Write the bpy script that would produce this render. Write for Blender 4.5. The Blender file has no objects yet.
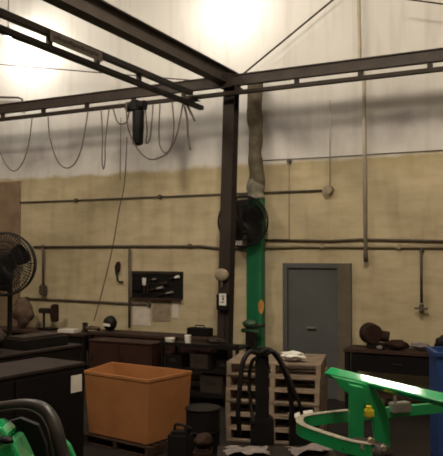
import bpy, bmesh, math, random
from mathutils import Vector, Matrix, noise
C = bpy.context.scene.collection
R = math.radians
rnd = random.Random(7)
# ------------------------------------------------------------------ camera
F = 704.0; EYE = 2.35; YAW = R(26.7); PIT = R(2.2); WY = 11.16
cd = bpy.data.cameras.new('camera'); cam = bpy.data.objects.new('camera', cd); C.objects.link(cam)
cd.sensor_fit = 'HORIZONTAL'; cd.sensor_width = 36; cd.lens = F/443*36; cd.clip_start = .05; cd.clip_end = 100
cd.dof.use_dof = True; cd.dof.focus_distance = 2.5; cd.dof.aperture_fstop = 11
cam.location = (0, 0, EYE); cam.rotation_euler = (R(90)+PIT, 0, YAW)
bpy.context.scene.camera = cam

def ray(px, py):
    u = (px-221.5)/F; v = (228-py)/F
    f = math.cos(PIT)-math.sin(PIT)*v; z = math.sin(PIT)+math.cos(PIT)*v
    return Vector((u*math.cos(YAW)-f*math.sin(YAW), u*math.sin(YAW)+f*math.cos(YAW), z)), f
def at(px, py, Y):                 # photo point -> real point on the vertical plane y = Y
    d, f = ray(px, py); return Vector((0, 0, EYE)) + d*(Y/d.y)
def deep(px, py, Z):               # photo point -> real point Z metres ahead of the eye
    d, f = ray(px, py); return Vector((0, 0, EYE)) + d*(Z/f)
def cw(x, Z, z):                   # right/ahead metres -> room
    return Vector((x*math.cos(YAW)-Z*math.sin(YAW), x*math.sin(YAW)+Z*math.cos(YAW), z))

# ------------------------------------------------------------------ materials
def mat(name, col, rough=.6, metal=0, var=.25, scale=6, col2=None, bump=0, coat=0, spec=.5):
    m = bpy.data.materials.new(name); m.use_nodes = True
    nt = m.node_tree; b = nt.nodes['Principled BSDF']
    b.inputs['Roughness'].default_value = rough; b.inputs['Metallic'].default_value = metal
    b.inputs['Coat Weight'].default_value = coat; b.inputs['Specular IOR Level'].default_value = spec
    tc = nt.nodes.new('ShaderNodeTexCoord'); n = nt.nodes.new('ShaderNodeTexNoise')
    n.inputs['Scale'].default_value = scale; n.inputs['Detail'].default_value = 5
    nt.links.new(tc.outputs['Object'], n.inputs['Vector'])
    r = nt.nodes.new('ShaderNodeValToRGB'); nt.links.new(n.outputs['Fac'], r.inputs['Fac'])
    c2 = col2 or [c*(1-var) for c in col]
    r.color_ramp.elements[0].position = .35; r.color_ramp.elements[1].position = .65
    r.color_ramp.elements[0].color = (*c2, 1); r.color_ramp.elements[1].color = (*col, 1)
    nt.links.new(r.outputs['Color'], b.inputs['Base Color'])
    if bump:
        bp = nt.nodes.new('ShaderNodeBump'); bp.inputs['Strength'].default_value = bump
        nt.links.new(n.outputs['Fac'], bp.inputs['Height']); nt.links.new(bp.outputs['Normal'], b.inputs['Normal'])
    return m
def emit(name, col, s):
    m = bpy.data.materials.new(name); m.use_nodes = True; b = m.node_tree.nodes['Principled BSDF']
    b.inputs['Base Color'].default_value = (.8, .8, .8, 1)
    b.inputs['Emission Color'].default_value = (*col, 1); b.inputs['Emission Strength'].default_value = s
    return m

M = dict(
 steel=mat('brown_steel', (.034, .024, .019), .65, 0, .35, 3, spec=.25),
 girder=mat('girder_steel', (.075, .060, .052), .65, 0, .3, 3, spec=.3),
 chord=mat('crane_steel', (.052, .039, .033), .6, 0, .3, 4, spec=.3),
 black=mat('black_paint', (.007, .0055, .0055), .55, 0, .4, 6, spec=.25),
 rubber=mat('black_rubber', (.009, .007, .007), .55, spec=.25),
 sheen=mat('worn_black_plastic', (.030, .026, .026), .4, 0, .5, 14),
 cable=mat('cable_grey', (.13, .105, .095), .7),
 pipe=mat('dirty_pipe', (.085, .062, .042), .6, 0, .4, 5),
 palepipe=mat('painted_pipe', (.34, .28, .18), .6, 0, .3, 3),
 whitepipe=mat('white_pipe', (.46, .40, .31), .6, 0, .3, 2),
 green=mat('green_paint', (.012, .30, .095), .38, 0, .2, 4, coat=.3),
 gloss=mat('glossy_green_paint', (.012, .34, .11), .12, 0, .1, 4, coat=1),
 gcol=mat('green_column_paint', (.010, .17, .070), .5, 0, .25, 3),
 dgreen=mat('dark_green_casting', (.03, .085, .035), .5, 0, .5, 9),
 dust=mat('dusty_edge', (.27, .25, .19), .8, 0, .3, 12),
 door=mat('door_paint', (.080, .082, .083), .55, 0, .15, 2),
 frame=mat('door_frame_paint', (.12, .095, .068), .6, 0, .3, 4),
 orange=mat('orange_plastic', (.36, .150, .055), .65, 0, .2, 2.5, spec=.25),
 wood=mat('pallet_wood', (.29, .215, .155), .85, 0, .4, 7),
 dwood=mat('bench_wood', (.045, .023, .016), .7, 0, .4, 4, spec=.25),
 red=mat('oxblood_paint', (.040, .015, .011), .6, 0, .35, 3, spec=.25),
 dcab=mat('dark_cabinet_paint', (.0055, .0035, .0035), .6, 0, .35, 3, spec=.2),
 top=mat('grimy_cabinet_top', (.024, .015, .013), .8, 0, .3, 4, spec=.25),
 paper=mat('paper', (.62, .58, .52), .8, 0, .12, 8),
 greypaper=mat('grey_paper', (.62, .56, .49), .8, 0, .2, 8),
 white=mat('white_plastic', (.72, .70, .66), .5, 0, .08, 6),
 rag=mat('pale_rag', (.22, .185, .175), .9, 0, .35, 9, bump=.4),
 brown=mat('brown_leather', (.030, .013, .008), .75, 0, .4, 8, spec=.25),
 sack=mat('brown_sacking', (.12, .075, .05), .9, 0, .3, 8, bump=.3),
 blue=mat('blue_plastic', (.012, .045, .17), .5, 0, .15, 3),
 yellow=mat('yellow_plastic', (.62, .50, .03), .5, 0, .1, 6),
 amber=mat('orange_label', (.50, .22, .05), .6, 0, .2, 9),
 zinc=mat('zinc_steel', (.32, .31, .28), .45, .5, .3, 9),
 greasy=mat('greasy_casting', (.022, .016, .012), .5, 0, .6, 18, bump=.5),
 duct=mat('stained_wrap', (.17, .145, .105), .95, 0, .45, 7, col2=(.095, .08, .055), bump=.2, spec=.1),
 plate=mat('sign_plate', (.30, .25, .215), .7, 0, .2, 12),
 ink=mat('faded_ink', (.12, .095, .085), .7),
 beige=mat('beige_casting', (.30, .24, .17), .6, 0, .3, 9),
 concrete=mat('oily_concrete', (.020, .015, .013), .65, 0, .5, 1.4, bump=.1, spec=.25),
 ceil=mat('ceiling_sheet', (.40, .38, .35), .8, 0, .15, .7),
 side=mat('side_wall_paint', (.24, .20, .14), .8, 0, .2, .7),
 wall_strip=mat('brown_wall_strip', (.24, .165, .10), .8, 0, .3, 3),
 lamp=emit('lamp_glass', (1, .93, .82), 36), lamp2=emit('far_lamp_glass', (1, .93, .82), 260),
 strip=emit('added_strip_glow', (1, .92, .78), 13),  # glow of the added strip above the view
 bay=emit('bay_lamp_glass', (1, .88, .70), 27),
)

def wall_material():
    m = bpy.data.materials.new('stained_block_wall'); m.use_nodes = True
    nt = m.node_tree; L = nt.links; b = nt.nodes['Principled BSDF']; b.inputs['Roughness'].default_value = .8
    def N(t, **k):
        n = nt.nodes.new(t)
        for a, v in k.items(): setattr(n, a, v)
        return n
    tc = N('ShaderNodeTexCoord'); sep = N('ShaderNodeSeparateXYZ'); L.new(tc.outputs['Object'], sep.inputs[0])
    def noise_(scale, sx=1, sz=1, det=4):
        mp = N('ShaderNodeMapping'); mp.inputs['Scale'].default_value = (sx, 1, sz); L.new(tc.outputs['Object'], mp.inputs[0])
        n = N('ShaderNodeTexNoise'); n.inputs['Scale'].default_value = scale; n.inputs['Detail'].default_value = det
        L.new(mp.outputs[0], n.inputs['Vector']); return n.outputs['Fac']
    def math_(op, a, b_=None, c=None, clamp=False):
        n = N('ShaderNodeMath', operation=op); n.use_clamp = clamp
        for i, v in enumerate((a, b_, c)):
            if v is None: continue
            if isinstance(v, (int, float)): n.inputs[i].default_value = v
            else: L.new(v, n.inputs[i])
        return n.outputs[0]
    def ramp(v, *st):
        r = N('ShaderNodeValToRGB'); e = r.color_ramp.elements
        while len(e) < len(st): e.new(.5)
        for i, (p, c) in enumerate(st): e[i].position = p; e[i].color = (*c, 1) if len(c) == 3 else c
        L.new(v, r.inputs[0]); return r.outputs[0]
    def mix(f, a, b_, mode='MIX'):
        n = N('ShaderNodeMixRGB', blend_type=mode)
        for i, v in enumerate((f, a, b_)):
            if isinstance(v, (int, float)): n.inputs[i].default_value = v
            elif isinstance(v, tuple): n.inputs[i].default_value = (*v, 1)
            else: L.new(v, n.inputs[i])
        return n.outputs[0]
    g = lambda v: (v, v, v)
    # lower tan painted blocks
    tan = ramp(noise_(.8), (.3, (.41, .335, .205)), (.7, (.52, .435, .285)))
    tan = mix(.35, tan, ramp(noise_(4.5, .5, 1.6), (.35, (.34, .275, .165)), (.6, (.54, .455, .305))))
    br = N('ShaderNodeTexBrick'); sw = N('ShaderNodeCombineXYZ')
    L.new(sep.outputs['X'], sw.inputs[0]); L.new(sep.outputs['Z'], sw.inputs[1]); L.new(sw.outputs[0], br.inputs['Vector'])
    br.inputs['Scale'].default_value = 1; br.inputs['Brick Width'].default_value = .4; br.inputs['Row Height'].default_value = .2
    br.inputs['Mortar Size'].default_value = .006; br.inputs['Mortar Smooth'].default_value = .4
    br.inputs['Color1'].default_value = (1, 1, 1, 1); br.inputs['Color2'].default_value = (.95, .95, .95, 1); br.inputs['Mortar'].default_value = (.93, .925, .91, 1)
    tan = mix(1, tan, br.outputs['Color'], 'MULTIPLY')
    # grime with streaks below
    tan = mix(math_('MULTIPLY', ramp(noise_(1.6, 3, .5), (.5, g(0)), (.75, g(1))), .30), tan, (.20, .145, .08))
    # ochre rust tide just under the paint line
    d = math_('SUBTRACT', math_('ADD', sep.outputs['Z'], math_('MULTIPLY', noise_(1.1, 1, .3), .9)), 4.02)
    tide = ramp(d, (.0, g(0)), (.30, g(1)))
    tan = mix(math_('MULTIPLY', tide, .40), tan, (.285, .225, .105))
    # upper white sheet: grey-mauve dirt clouds, plus runway shade painted as a higher band
    wh = ramp(noise_(.7), (.3, (.57, .545, .515)), (.7, (.62, .60, .57)))
    seam = N('ShaderNodeTexWave', wave_type='BANDS', bands_direction='X'); seam.inputs['Scale'].default_value = .27
    L.new(tc.outputs['Object'], seam.inputs['Vector'])
    wh = mix(ramp(seam.outputs['Fac'], (0, g(.22)), (.03, g(0))), wh, (.40, .36, .31))
    z2 = math_('ADD', sep.outputs['Z'], math_('MULTIPLY', math_('SUBTRACT', noise_(1.3, .7, .8), .5), .55))
    zr = math_('DIVIDE', math_('SUBTRACT', z2, 3.8), 2.0, None, True)
    dirt_shade = ramp(zr, (0, g(.05)), (.13, g(.3)), (.26, g(1)), (.36, g(.85)), (.46, g(.15)), (.58, g(.45)), (.72, g(.1)), (1, g(0)))
    dirt_shade = math_('MULTIPLY', dirt_shade, ramp(noise_(1.5, 1.2, .8), (.3, g(.15)), (.7, g(.85))))
    wh = mix(dirt_shade, wh, (.23, .20, .205))
    wh = mix(math_('MULTIPLY', ramp(noise_(2.2, 3.5, .35), (.52, g(0)), (.75, g(1))), .28), wh, (.33, .29, .26))
    e = math_('ADD', sep.outputs['Z'], math_('MULTIPLY', math_('SUBTRACT', noise_(2.5, 1, 1), .5), .22))
    sel = ramp(math_('SUBTRACT', e, 3.45), (.44, g(0)), (.52, g(1)))
    L.new(mix(sel, tan, wh), b.inputs['Base Color'])
    return m
WALL = wall_material()

# ------------------------------------------------------------------ mesh helpers
class MB:
    def __init__(s): s.bm = bmesh.new()
    def box(s, c, size, rot=None, bev=0):
        t = bmesh.new(); bmesh.ops.create_cube(t, size=1)
        for v in t.verts: v.co = Vector((v.co.x*size[0], v.co.y*size[1], v.co.z*size[2]))
        if bev: bmesh.ops.bevel(t, geom=t.edges[:], offset=bev, segments=2, affect='EDGES')
        m = Matrix.Translation(Vector(c)) @ (rot.to_4x4() if rot else Matrix())
        t.transform(m); s._join(t); return s
    def _join(s, t):
        me = bpy.data.meshes.new('x'); t.to_mesh(me); t.free(); s.bm.from_mesh(me); bpy.data.meshes.remove(me)
    def bb(s, a, b, bev=0):        # box by two corners
        a = Vector(a); b = Vector(b); return s.box((a+b)/2, [abs(b[i]-a[i]) for i in range(3)], None, bev)
    def cyl(s, p0, p1, r0, r1=None, n=20):
        p0 = Vector(p0); p1 = Vector(p1); d = p1-p0
        t = bmesh.new(); bmesh.ops.create_cone(t, cap_ends=True, segments=n, radius1=r0, radius2=r0 if r1 is None else r1, depth=d.length)
        t.transform(Matrix.Translation((p0+p1)/2) @ d.to_track_quat('Z', 'Y').to_matrix().to_4x4()); s._join(t); return s
    def ball(s, c, r, sc=(1, 1, 1), rough=0, seed=0, sub=3, rot=None):
        t = bmesh.new(); bmesh.ops.create_icosphere(t, subdivisions=sub, radius=1)
        for v in t.verts:
            k = 1+rough*noise.noise(v.co*1.7+Vector((seed*3.1, seed, 0)))*1.6
            v.co = Vector((v.co.x*sc[0], v.co.y*sc[1], v.co.z*sc[2]))*r*k
        t.transform(Matrix.Translation(Vector(c)) @ (rot.to_4x4() if rot else Matrix())); s._join(t); return s
    def tube(s, pts, r, n=10, sm=True, closed=False):
        P = [Vector(p) for p in pts]
        if sm and len(P) > 2: P = smooth(P, closed)
        rr = r if callable(r) else (lambda k: r)
        rings = []; up = None; L = len(P)
        for i, p in enumerate(P):
            a = P[(i-1) % L] if (closed or i > 0) else p; b = P[(i+1) % L] if (closed or i < L-1) else p
            d = (b-a).normalized()
            if up is None: up = Vector((0, 0, 1)) if abs(d.z) < .9 else Vector((1, 0, 0))
            u = (up-d*up.dot(d)).normalized(); up = u; w = d.cross(u); q = rr(i/max(1, L-1))
            rings.append([s.bm.verts.new(p+(u*math.cos(2*math.pi*k/n)+w*math.sin(2*math.pi*k/n))*q) for k in range(n)])
        for i in range(L if closed else L-1):
            A = rings[i]; B = rings[(i+1) % L]
            for k in range(n): s.bm.faces.new((A[k], A[(k+1) % n], B[(k+1) % n], B[k]))
        if not closed: s.bm.faces.new(rings[0][::-1]); s.bm.faces.new(rings[-1])
        return s
    def sweep(s, pts, w, h, sm=True, off=0):   # rectangular bar: w across (horizontal), h high
        P = [Vector(p) for p in pts]
        if sm and len(P) > 2: P = smooth(P)
        rings = []
        for i, p in enumerate(P):
            d = (P[min(i+1, len(P)-1)]-P[max(i-1, 0)]).normalized()
            q = Vector((0, 0, 1)).cross(d).normalized(); u = d.cross(q)
            rings.append([s.bm.verts.new(p+q*a*w/2+u*(b*h/2+off)) for a, b in ((-1, -1), (1, -1), (1, 1), (-1, 1))])
        for A, B in zip(rings, rings[1:]):
            for k in range(4): s.bm.faces.new((A[k], A[(k+1) % 4], B[(k+1) % 4], B[k]))
        s.bm.faces.new(rings[0][::-1]); s.bm.faces.new(rings[-1]); return s
    def prism(s, poly, thick):     # polygon (3-D, planar) given thickness along its normal, away from the eye
        P = [Vector(p) for p in poly]; nrm = Vector((0, 0, 0))
        for i in range(len(P)): nrm += (P[i]-P[0]).cross(P[(i+1) % len(P)]-P[0])
        nrm.normalize()
        if nrm.dot(P[0]-Vector((0, 0, EYE))) < 0: nrm = -nrm
        A = [s.bm.verts.new(p) for p in P]; B = [s.bm.verts.new(p+nrm*thick) for p in P]
        s.bm.faces.new(A); s.bm.faces.new(B[::-1])
        for i in range(len(P)): s.bm.faces.new((A[i], B[i], B[(i+1) % len(P)], A[(i+1) % len(P)]))
        return s
    def torus(s, c, nrm, Rr, r, n=40, m=6):
        nrm = Vector(nrm).normalized(); q = nrm.to_track_quat('Z', 'Y')
        pts = [Vector(c)+q @ Vector((Rr*math.cos(2*math.pi*i/n), Rr*math.sin(2*math.pi*i/n), 0)) for i in range(n)]
        return s.tube(pts, r, m, False, True)
    def build(s, name, m, parent=None, root=None, bevel=0, smoothsh=False):
        bmesh.ops.recalc_face_normals(s.bm, faces=s.bm.faces[:])
        me = bpy.data.meshes.new(name); s.bm.to_mesh(me); s.bm.free()
        o = bpy.data.objects.new(name, me); C.objects.link(o); me.materials.append(m)
        if parent is not None:
            o.parent = parent; base = Vector(parent.get('_b', (0, 0, 0)))
            me.transform(Matrix.Translation(-base)); o['_b'] = tuple(base)
        else:
            lo = [min(v.co[i] for v in me.vertices) for i in range(3)]; hi = [max(v.co[i] for v in me.vertices) for i in range(3)]
            b = Vector(((lo[0]+hi[0])/2, (lo[1]+hi[1])/2, lo[2])); me.transform(Matrix.Translation(-b)); o.location = b; o['_b'] = tuple(b)
        if bevel:
            md = o.modifiers.new('bevel', 'BEVEL'); md.width = bevel; md.segments = 2; md.limit_method = 'ANGLE'
        if smoothsh:
            for p in me.polygons: p.use_smooth = True
        return o
def smooth(P, closed=False, k=6):
    out = []; L = len(P)
    for i in range(L if closed else L-1):
        p0 = P[(i-1) % L] if closed or i else P[0]; p1 = P[i]; p2 = P[(i+1) % L]; p3 = P[(i+2) % L] if closed or i < L-2 else P[-1]
        for j in range(k):
            t = j/k
            out.append(.5*((2*p1)+(p2-p0)*t+(2*p0-5*p1+4*p2-p3)*t*t+(3*p1-p0-3*p2+p3)*t**3))
    if not closed: out.append(P[-1])
    return out
def tag(o, label, cat, group=None, kind=None):
    o['label'] = label; o['category'] = cat
    if group: o['group'] = group
    if kind: o['kind'] = kind
    return o
def thing(name, loc, label, cat, group=None):
    o = bpy.data.objects.new(name, None); o.empty_display_size = .1; C.objects.link(o)
    o.location = loc; o['_b'] = tuple(loc); return tag(o, label, cat, group)
def struct(o): o['kind'] = 'structure'; return o
def dup(o, parent=None):
    c = o.copy(); C.objects.link(c); c.parent = parent
    for ch in list(o.children): dup(ch, c)
    return c

# ------------------------------------------------------------------ the room
X0, X1, Y0, CZ = -14.0, 3.0, -3.0, 9.0
struct(MB().bb((X0-.2, Y0-.2, -.2), (X1+.2, WY+.2, 0)).build('floor', M['concrete']))
struct(MB().bb((X0-.2, Y0-.2, CZ), (X1+.2, WY+.2, CZ+.2)).build('ceiling', M['ceil']))
w = MB().bb((X0, WY, 0), (X1, WY+.2, CZ)).build('wall_back', WALL); struct(w)
struct(MB().bb((X0-.2, Y0, 0), (X0, WY, CZ)).build('wall_left', M['side']))
struct(MB().bb((X1, Y0, 0), (X1+.2, WY, CZ)).build('wall_right', M['side']))
struct(MB().bb((X0, Y0-.2, 0), (X1, Y0, CZ)).build('wall_front', M['side']))
# thin brown strip against the wall at the far left
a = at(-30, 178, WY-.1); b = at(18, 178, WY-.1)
struct(MB().bb((a.x, WY-.06, 0), (b.x, WY, 3.88)).build('trim_1', M['wall_strip']))

# ------------------------------------------------------------------ door
a = at(283, 263, WY-.05); b = at(351, 263, WY-.05)
dr = MB().bb((a.x+.08, WY-.03, .01), (b.x-.22, WY-.001, a.z-.08)).build('door_1', M['door']); struct(dr)
fr = MB().bb((a.x, WY-.07, 0), (a.x+.08, WY, a.z)).bb((b.x-.22, WY-.07, 0), (b.x, WY, a.z)).bb((a.x+.08, WY-.07, a.z-.08), (b.x-.22, WY, a.z))
fr.build('door_frame', M['door'], dr)
MB().bb((b.x-.22, WY-.078, 0), (b.x-.001, WY-.0705, a.z-.001)).build('side_panel', M['frame'], dr)
h = at(311, 328, WY-.06)
MB().box((h.x, WY-.055, h.z), (.17, .04, .035), None, .008).cyl((h.x-.06, WY-.075, h.z), (h.x-.06, WY-.03, h.z), .02).build('door_handle', M['zinc'], dr)
for k in (.35, 1.1, 1.95):
    MB().cyl((b.x-.225, WY-.04, k-.05), (b.x-.225, WY-.04, k+.05), .012).build('hinge', M['zinc'], dr)

# ------------------------------------------------------------------ steelwork
RY = 10.12
zt = lambda px, py, Y: at(px, py, Y).z
# column (leans a little, as in the photo)
ct = at(231.3, 95, 10.42); cb = at(225, 340, 10.42)
sl = (cb-ct)/(ct.z-cb.z); cb = ct+sl*(ct.z-.02); ctop = ct-sl*(5.10-ct.z)
st = thing('steel_column', (cb.x, 10.42, 0), 'dark brown steel column rising from floor to the roof girder', 'column')
def leanbox(mb, dx, dy, wx, wy):
    A = []; 
    for P in (cb, ctop):
        A.append([mb.bm.verts.new((P.x+dx+sx*wx/2, 10.42+dy+sy*wy/2, P.z)) for sx, sy in ((-1, -1), (1, -1), (1, 1), (-1, 1))])
    for k in range(4): mb.bm.faces.new((A[0][k], A[0][(k+1) % 4], A[1][(k+1) % 4], A[1][k]))
    mb.bm.faces.new(A[0]); mb.bm.faces.new(A[1])
m_ = MB(); leanbox(m_, 0, -.09, .2, .014); leanbox(m_, 0, .09, .2, .014); leanbox(m_, 0, 0, .012, .17); m_.build('shaft', M['steel'], st)
MB().box((cb.x, 10.42, .012), (.36, .36, .022)).build('base_plate', M['steel'], st)
MB().box((ctop.x, 10.42, 5.11), (.30, .26, .02)).build('cap_plate', M['steel'], st)

# girder over the column, running back over the eye
gx = ctop.x; gz = 5.125; gh = .25; gw = .19
g = thing('roof_girder', (gx, 5, gz), 'deep brown steel girder running overhead to the column head', 'beam')
MB().bb((gx-gw/2, Y0+.3, gz), (gx+gw/2, 10.55, gz+.016)).build('bottom_flange', M['girder'], g)
MB().bb((gx-.006, Y0+.3, gz+.016), (gx+.006, 10.55, gz+gh-.016)).build('web', M['girder'], g)
MB().bb((gx-gw/2, Y0+.3, gz+gh-.016), (gx+gw/2, 10.55, gz+gh)).build('top_flange', M['girder'], g)
MB().bb((gx-gw/2, 10.56, gz), (gx+gw/2, 10.575, gz+gh)).build('end_plate', M['girder'], g)

# runway
rt = zt(250, 73, RY); rb = zt(250, 93, RY); 
rx0, rx1 = -13.6, 1.5
rw = thing('crane_runway', (-6, RY, rb), 'long brown crane runway track spanning along the wall', 'crane track')
u0 = rt-.178
MB().bb((rx0, RY-.05, u0), (rx1, RY+.05, u0+.015)).bb((rx0, RY-.008, u0), (rx1, RY+.008, rt)).bb((rx0, RY-.05, rt-.015), (rx1, RY+.05, rt)).bb((rx0, RY-.022, u0+.01), (rx1, RY+.022, rt-.01)).build('upper_chord', M['chord'], rw)
MB().bb((rx0, RY-.04, rb), (rx1, RY+.04, rb+.062)).build('lower_track', M['steel'], rw, bevel=.006)
x = at(430, 64, RY).x
while x > rx0:
    MB().box((x, RY, (rb+.062+u0)/2), (.07, .05, u0-rb-.062)).build('spacer', M['steel'], rw); x -= 1.0
MB().bb((gx-.16, RY-.07, rt-.20), (gx+.16, RY-.052, rt+.02)).bb((gx-.10, RY-.06, rt+.002), (gx+.1, RY+.2, rt+.018)).build('hanger_bracket', M['steel'], rw)

# bridge: perpendicular to the wall
e = at(200, 107, 10.36); bx = e.x; bz = 4.80
br_ = thing('crane_bridge', (bx, 7, bz), 'double-rail crane bridge with a name plate hanging under the runway', 'crane bridge')
by0 = 1.0
MB().bb((bx-.045, by0, bz), (bx+.045, 10.42, bz+.07)).build('lower_track', M['steel'], br_, bevel=.006)
MB().bb((bx-.045, by0, bz+.175), (bx+.045, RY-.08, bz+.255)).build('upper_chord', M['chord'], br_, bevel=.004)
for px in (49, 97, 139, -40):
    y = None
    # depth along the bridge where this upright stands
    d, f = ray(px, 60); y = bx/d.x*d.y
    MB().bb((bx-.025, y-.035, bz+.07), (bx+.025, y+.035, bz+.175)).build('spacer', M['chord'], br_)
def yb(px): d, f = ray(px, 60); return (bx+.05)/d.x*d.y
pl = MB().bb((bx+.046, yb(50), bz+.105), (bx+.056, yb(102), bz+.235)).build('name_plate', M['plate'], br_)
q = MB(); ya = yb(53); yc = yb(98); n_ = 15
for i in range(n_):
    y = ya+(yc-ya)*(i+.5)/n_
    q.bb((bx+.0565, y-.035, bz+.145+(.01 if i % 3 else 0)), (bx+.058, y+.028, bz+.19+(.012 if i % 4 == 1 else 0)))
q.build('faded_lettering', M['ink'], pl)
tr = MB().bb((bx-.07, RY-.12, rb-.015), (bx+.07, RY+.12, rb-.003)).build('end_truck', M['steel'], br_)

# hoist on the runway
hp = at(138, 103, RY-.16)
ho = thing('chain_hoist', (hp.x, RY-.16, 4.2), 'black chain hoist with a long chain bag below the track', 'hoist')
hy = RY-.16
MB().bb((hp.x-.10, RY-.07, rb-.03), (hp.x+.10, RY-.045, rb+.05)).bb((hp.x-.1, RY-.2, rb-.04), (hp.x+.1, RY-.045, rb-.025)).cyl((hp.x-.06, RY-.09, rb+.02), (hp.x-.06, RY-.06, rb+.02), .03).cyl((hp.x+.06, RY-.09, rb+.02), (hp.x+.06, RY-.06, rb+.02), .03).build('trolley', M['black'], ho)
MB().cyl((hp.x-.22, hy, hp.z-.05), (hp.x+.14, hy, hp.z-.05), .085).box((hp.x-.03, hy, hp.z-.05), (.16, .2, .19), None, .02).build('motor', M['black'], ho, bevel=.004)
bt = zt(138, 145, hy)
MB().cyl((hp.x+.01, hy, hp.z-.14), (hp.x+.0, hy, bt+.03), .105, .09).ball((hp.x, hy, bt+.04), .09, (1, 1, .6)).build('chain_bag', M['black'], ho)

# festoon loops
def cab(name, pts, r, label, cat='cable', group=None, Y=RY, m='cable'):
    P = [at(x, y, Y) for x, y in pts]
    if group: P[0].z = P[-1].z = rb-.005
    return tag(MB().tube(P, r, 8).build(name, M[m], smoothsh=True), label, cat, group)
fy = RY-.03
FG = 'festoon cables under the runway'
cab('festoon_cable', [(-8, 122), (-4, 140), (5, 163), (14, 171), (23, 162), (29, 142), (32, 120)], .011, 'leftmost drooping cable loop below the runway, cut by the photo edge', group=FG, Y=fy)
cab('festoon_cable', [(48, 118), (50, 138), (57, 160), (66, 168), (75, 163), (82, 146), (88, 114)], .012, 'second wide drooping cable loop from the left below the runway', group=FG, Y=fy)
cab('festoon_cable', [(101, 112), (102.5, 135), (102, 160), (103.5, 169), (105, 160), (105.5, 140), (109, 111)], .011, 'narrow pinched cable loop left of the chain hoist', group=FG, Y=fy)
cab('festoon_cable', [(113, 110), (117, 121), (122, 124), (127, 121), (130, 111)], .013, 'small shallow cable loop touching the chain hoist', group=FG, Y=fy)
cab('festoon_cable', [(126, 113), (128, 127), (137, 148), (149, 159), (161, 157), (170, 150), (178, 130), (184, 108)], .013, 'widest deep cable loop passing under the chain bag', group=FG, Y=fy-.32)
cab('festoon_cable', [(160, 107), (159, 130), (160, 146), (166, 153), (172, 143), (174, 125), (172, 106)], .012, 'upright oval cable loop right of the chain hoist', group=FG, Y=fy)
cab('festoon_cable', [(145, 106), (147, 130), (146, 143), (150, 138), (152, 120), (153, 105)], .012, 'tight cable loop just right of the chain bag', group=FG, Y=fy)
cab('control_cable', [(184, 105), (187, 118), (188, 135), (190.5, 150)], .020, 'thick short cable end hanging beneath the bridge tip', Y=fy-.12)
cab('hook_strap', [(187, 105), (191, 113), (195, 121)], .022, 'short strap dangling from the very tip of the bridge', Y=fy-.12)
# long slanting cord
cab('hanging_cord', [(127, 137), (126, 160), (124, 187), (119, 210), (113, 245), (105, 280), (94, 321)], .009, 'long thin cord slanting down from the hoist to the workbench', 'cord', Y=RY+.02, m='pipe')
cab('pull_chain', [(121, 118), (120.5, 150), (120, 180)], .007, 'fine chain hanging straight left of the chain bag', 'chain', Y=RY+.02)

# roof wires
tag(MB().cyl(at(242, 75, 10.9), at(340, -6, 10.9), .017, n=8).build('brace_rod', M['steel']), 'thin diagonal brace rod climbing right from the column head', 'rod')
tag(MB().cyl(at(-5, 64, 10.6)+(at(-5, 64, 10.6)-at(212, 82, 10.6))*.42, at(222, 82.8, 10.6), .010, n=8).build('guy_wire', M['steel']), 'thin nearly level wire across the upper wall, left of the column', 'wire')
tag(MB().cyl(at(405, -1, 10.6), at(450, 5, 10.6), .012, n=8).build('guy_wire', M['steel']), 'short wire crossing the top right corner', 'wire')
tag(MB().tube([at(-6, 97, WY-.06), at(18, 97.5, WY-.06), at(22, 99, WY-.06), at(23, 112, WY-.06)], .022, 8, False).build('conduit', M['pipe']), 'short bent conduit just above the runway at far left', 'pipe')

# ------------------------------------------------------------------ conduits on the wall
def pipe(name, pts, r, m, label, off=.05, clips=True, cat='pipe', fittings=()):
    P = [at(x, y, WY-off) for x, y in pts]
    if fittings:
        t = thing(name, P[0], label, cat); MB().tube(P, r, 10, False).build('run', M[m], t, smoothsh=True)
        for x, y in fittings:
            c = at(x, y, WY-off); MB().box(Vector((c.x, WY-.035, c.z)), (.065, .065, .075), None, .01).build('fitting', M[m], t)
        return t
    return tag(MB().tube(P, r, 10, False).build(name, M[m], smoothsh=True), label, cat)
pipe('conduit', [(-10, 203.5), (60, 201), (120, 198.5), (215, 194.5), (322, 190.4)], .017, 'pipe', 'long dark conduit ending at the round junction box', .03, fittings=((76, 200.4), (160, 196.8)))
pipe('conduit', [(34, 247), (120, 246.3), (200, 246.3), (222, 248.5), (250, 248.5)], .024, 'pipe', 'dark conduit behind the left fan running right to the column', .03, fittings=((43, 247), (190, 246)))
pipe('conduit', [(264, 240), (330, 241), (361, 239.5), (443, 241.2), (455, 241.4)], .021, 'pipe', 'upper of the two parallel conduits over the door', .03)
pipe('conduit', [(252, 248), (300, 246.2), (360, 246.5), (455, 247)], .026, 'palepipe', 'lower, pale of the two parallel conduits over the door', .035, fittings=((322, 246.3), (399, 246.8)))
pipe('conduit', [(-10, 297), (50, 299.5), (100, 302), (146, 304.5)], .022, 'pipe', 'lowest dark conduit at left ending at a small box under the tool board', .03, fittings=((27, 298.5), (149, 305)))
pipe('standpipe', [(358.5, -8), (359.3, 40), (359.6, 62), (364, 78), (364.5, 130), (365.5, 252)], .033, 'whitepipe', 'tall pale vertical pipe right of the door reaching above the runway', .10)
pipe('pipe_stub', [(365.5, 252), (366, 262)], .038, 'pipe', 'dark stub hanging at the foot of the tall pale pipe', .10)
pipe('drop_pipe', [(421, 250), (421.5, 303)], .022, 'pipe', 'short drop pipe right of the tall pale pipe ending in a valve', .085, fittings=((421, 250),))
v = at(421.5, 309, WY-.085)
vt = thing('tap', (v.x, v.y, v.z-.1), 'dark tap with cross handle under the drop pipe', 'tap')
MB().cyl(v+Vector((0, 0, .07)), v-Vector((0, 0, .06)), .035).cyl(v, v+Vector((0, -.08, -.04)), .022).build('body', M['pipe'], vt)
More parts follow.
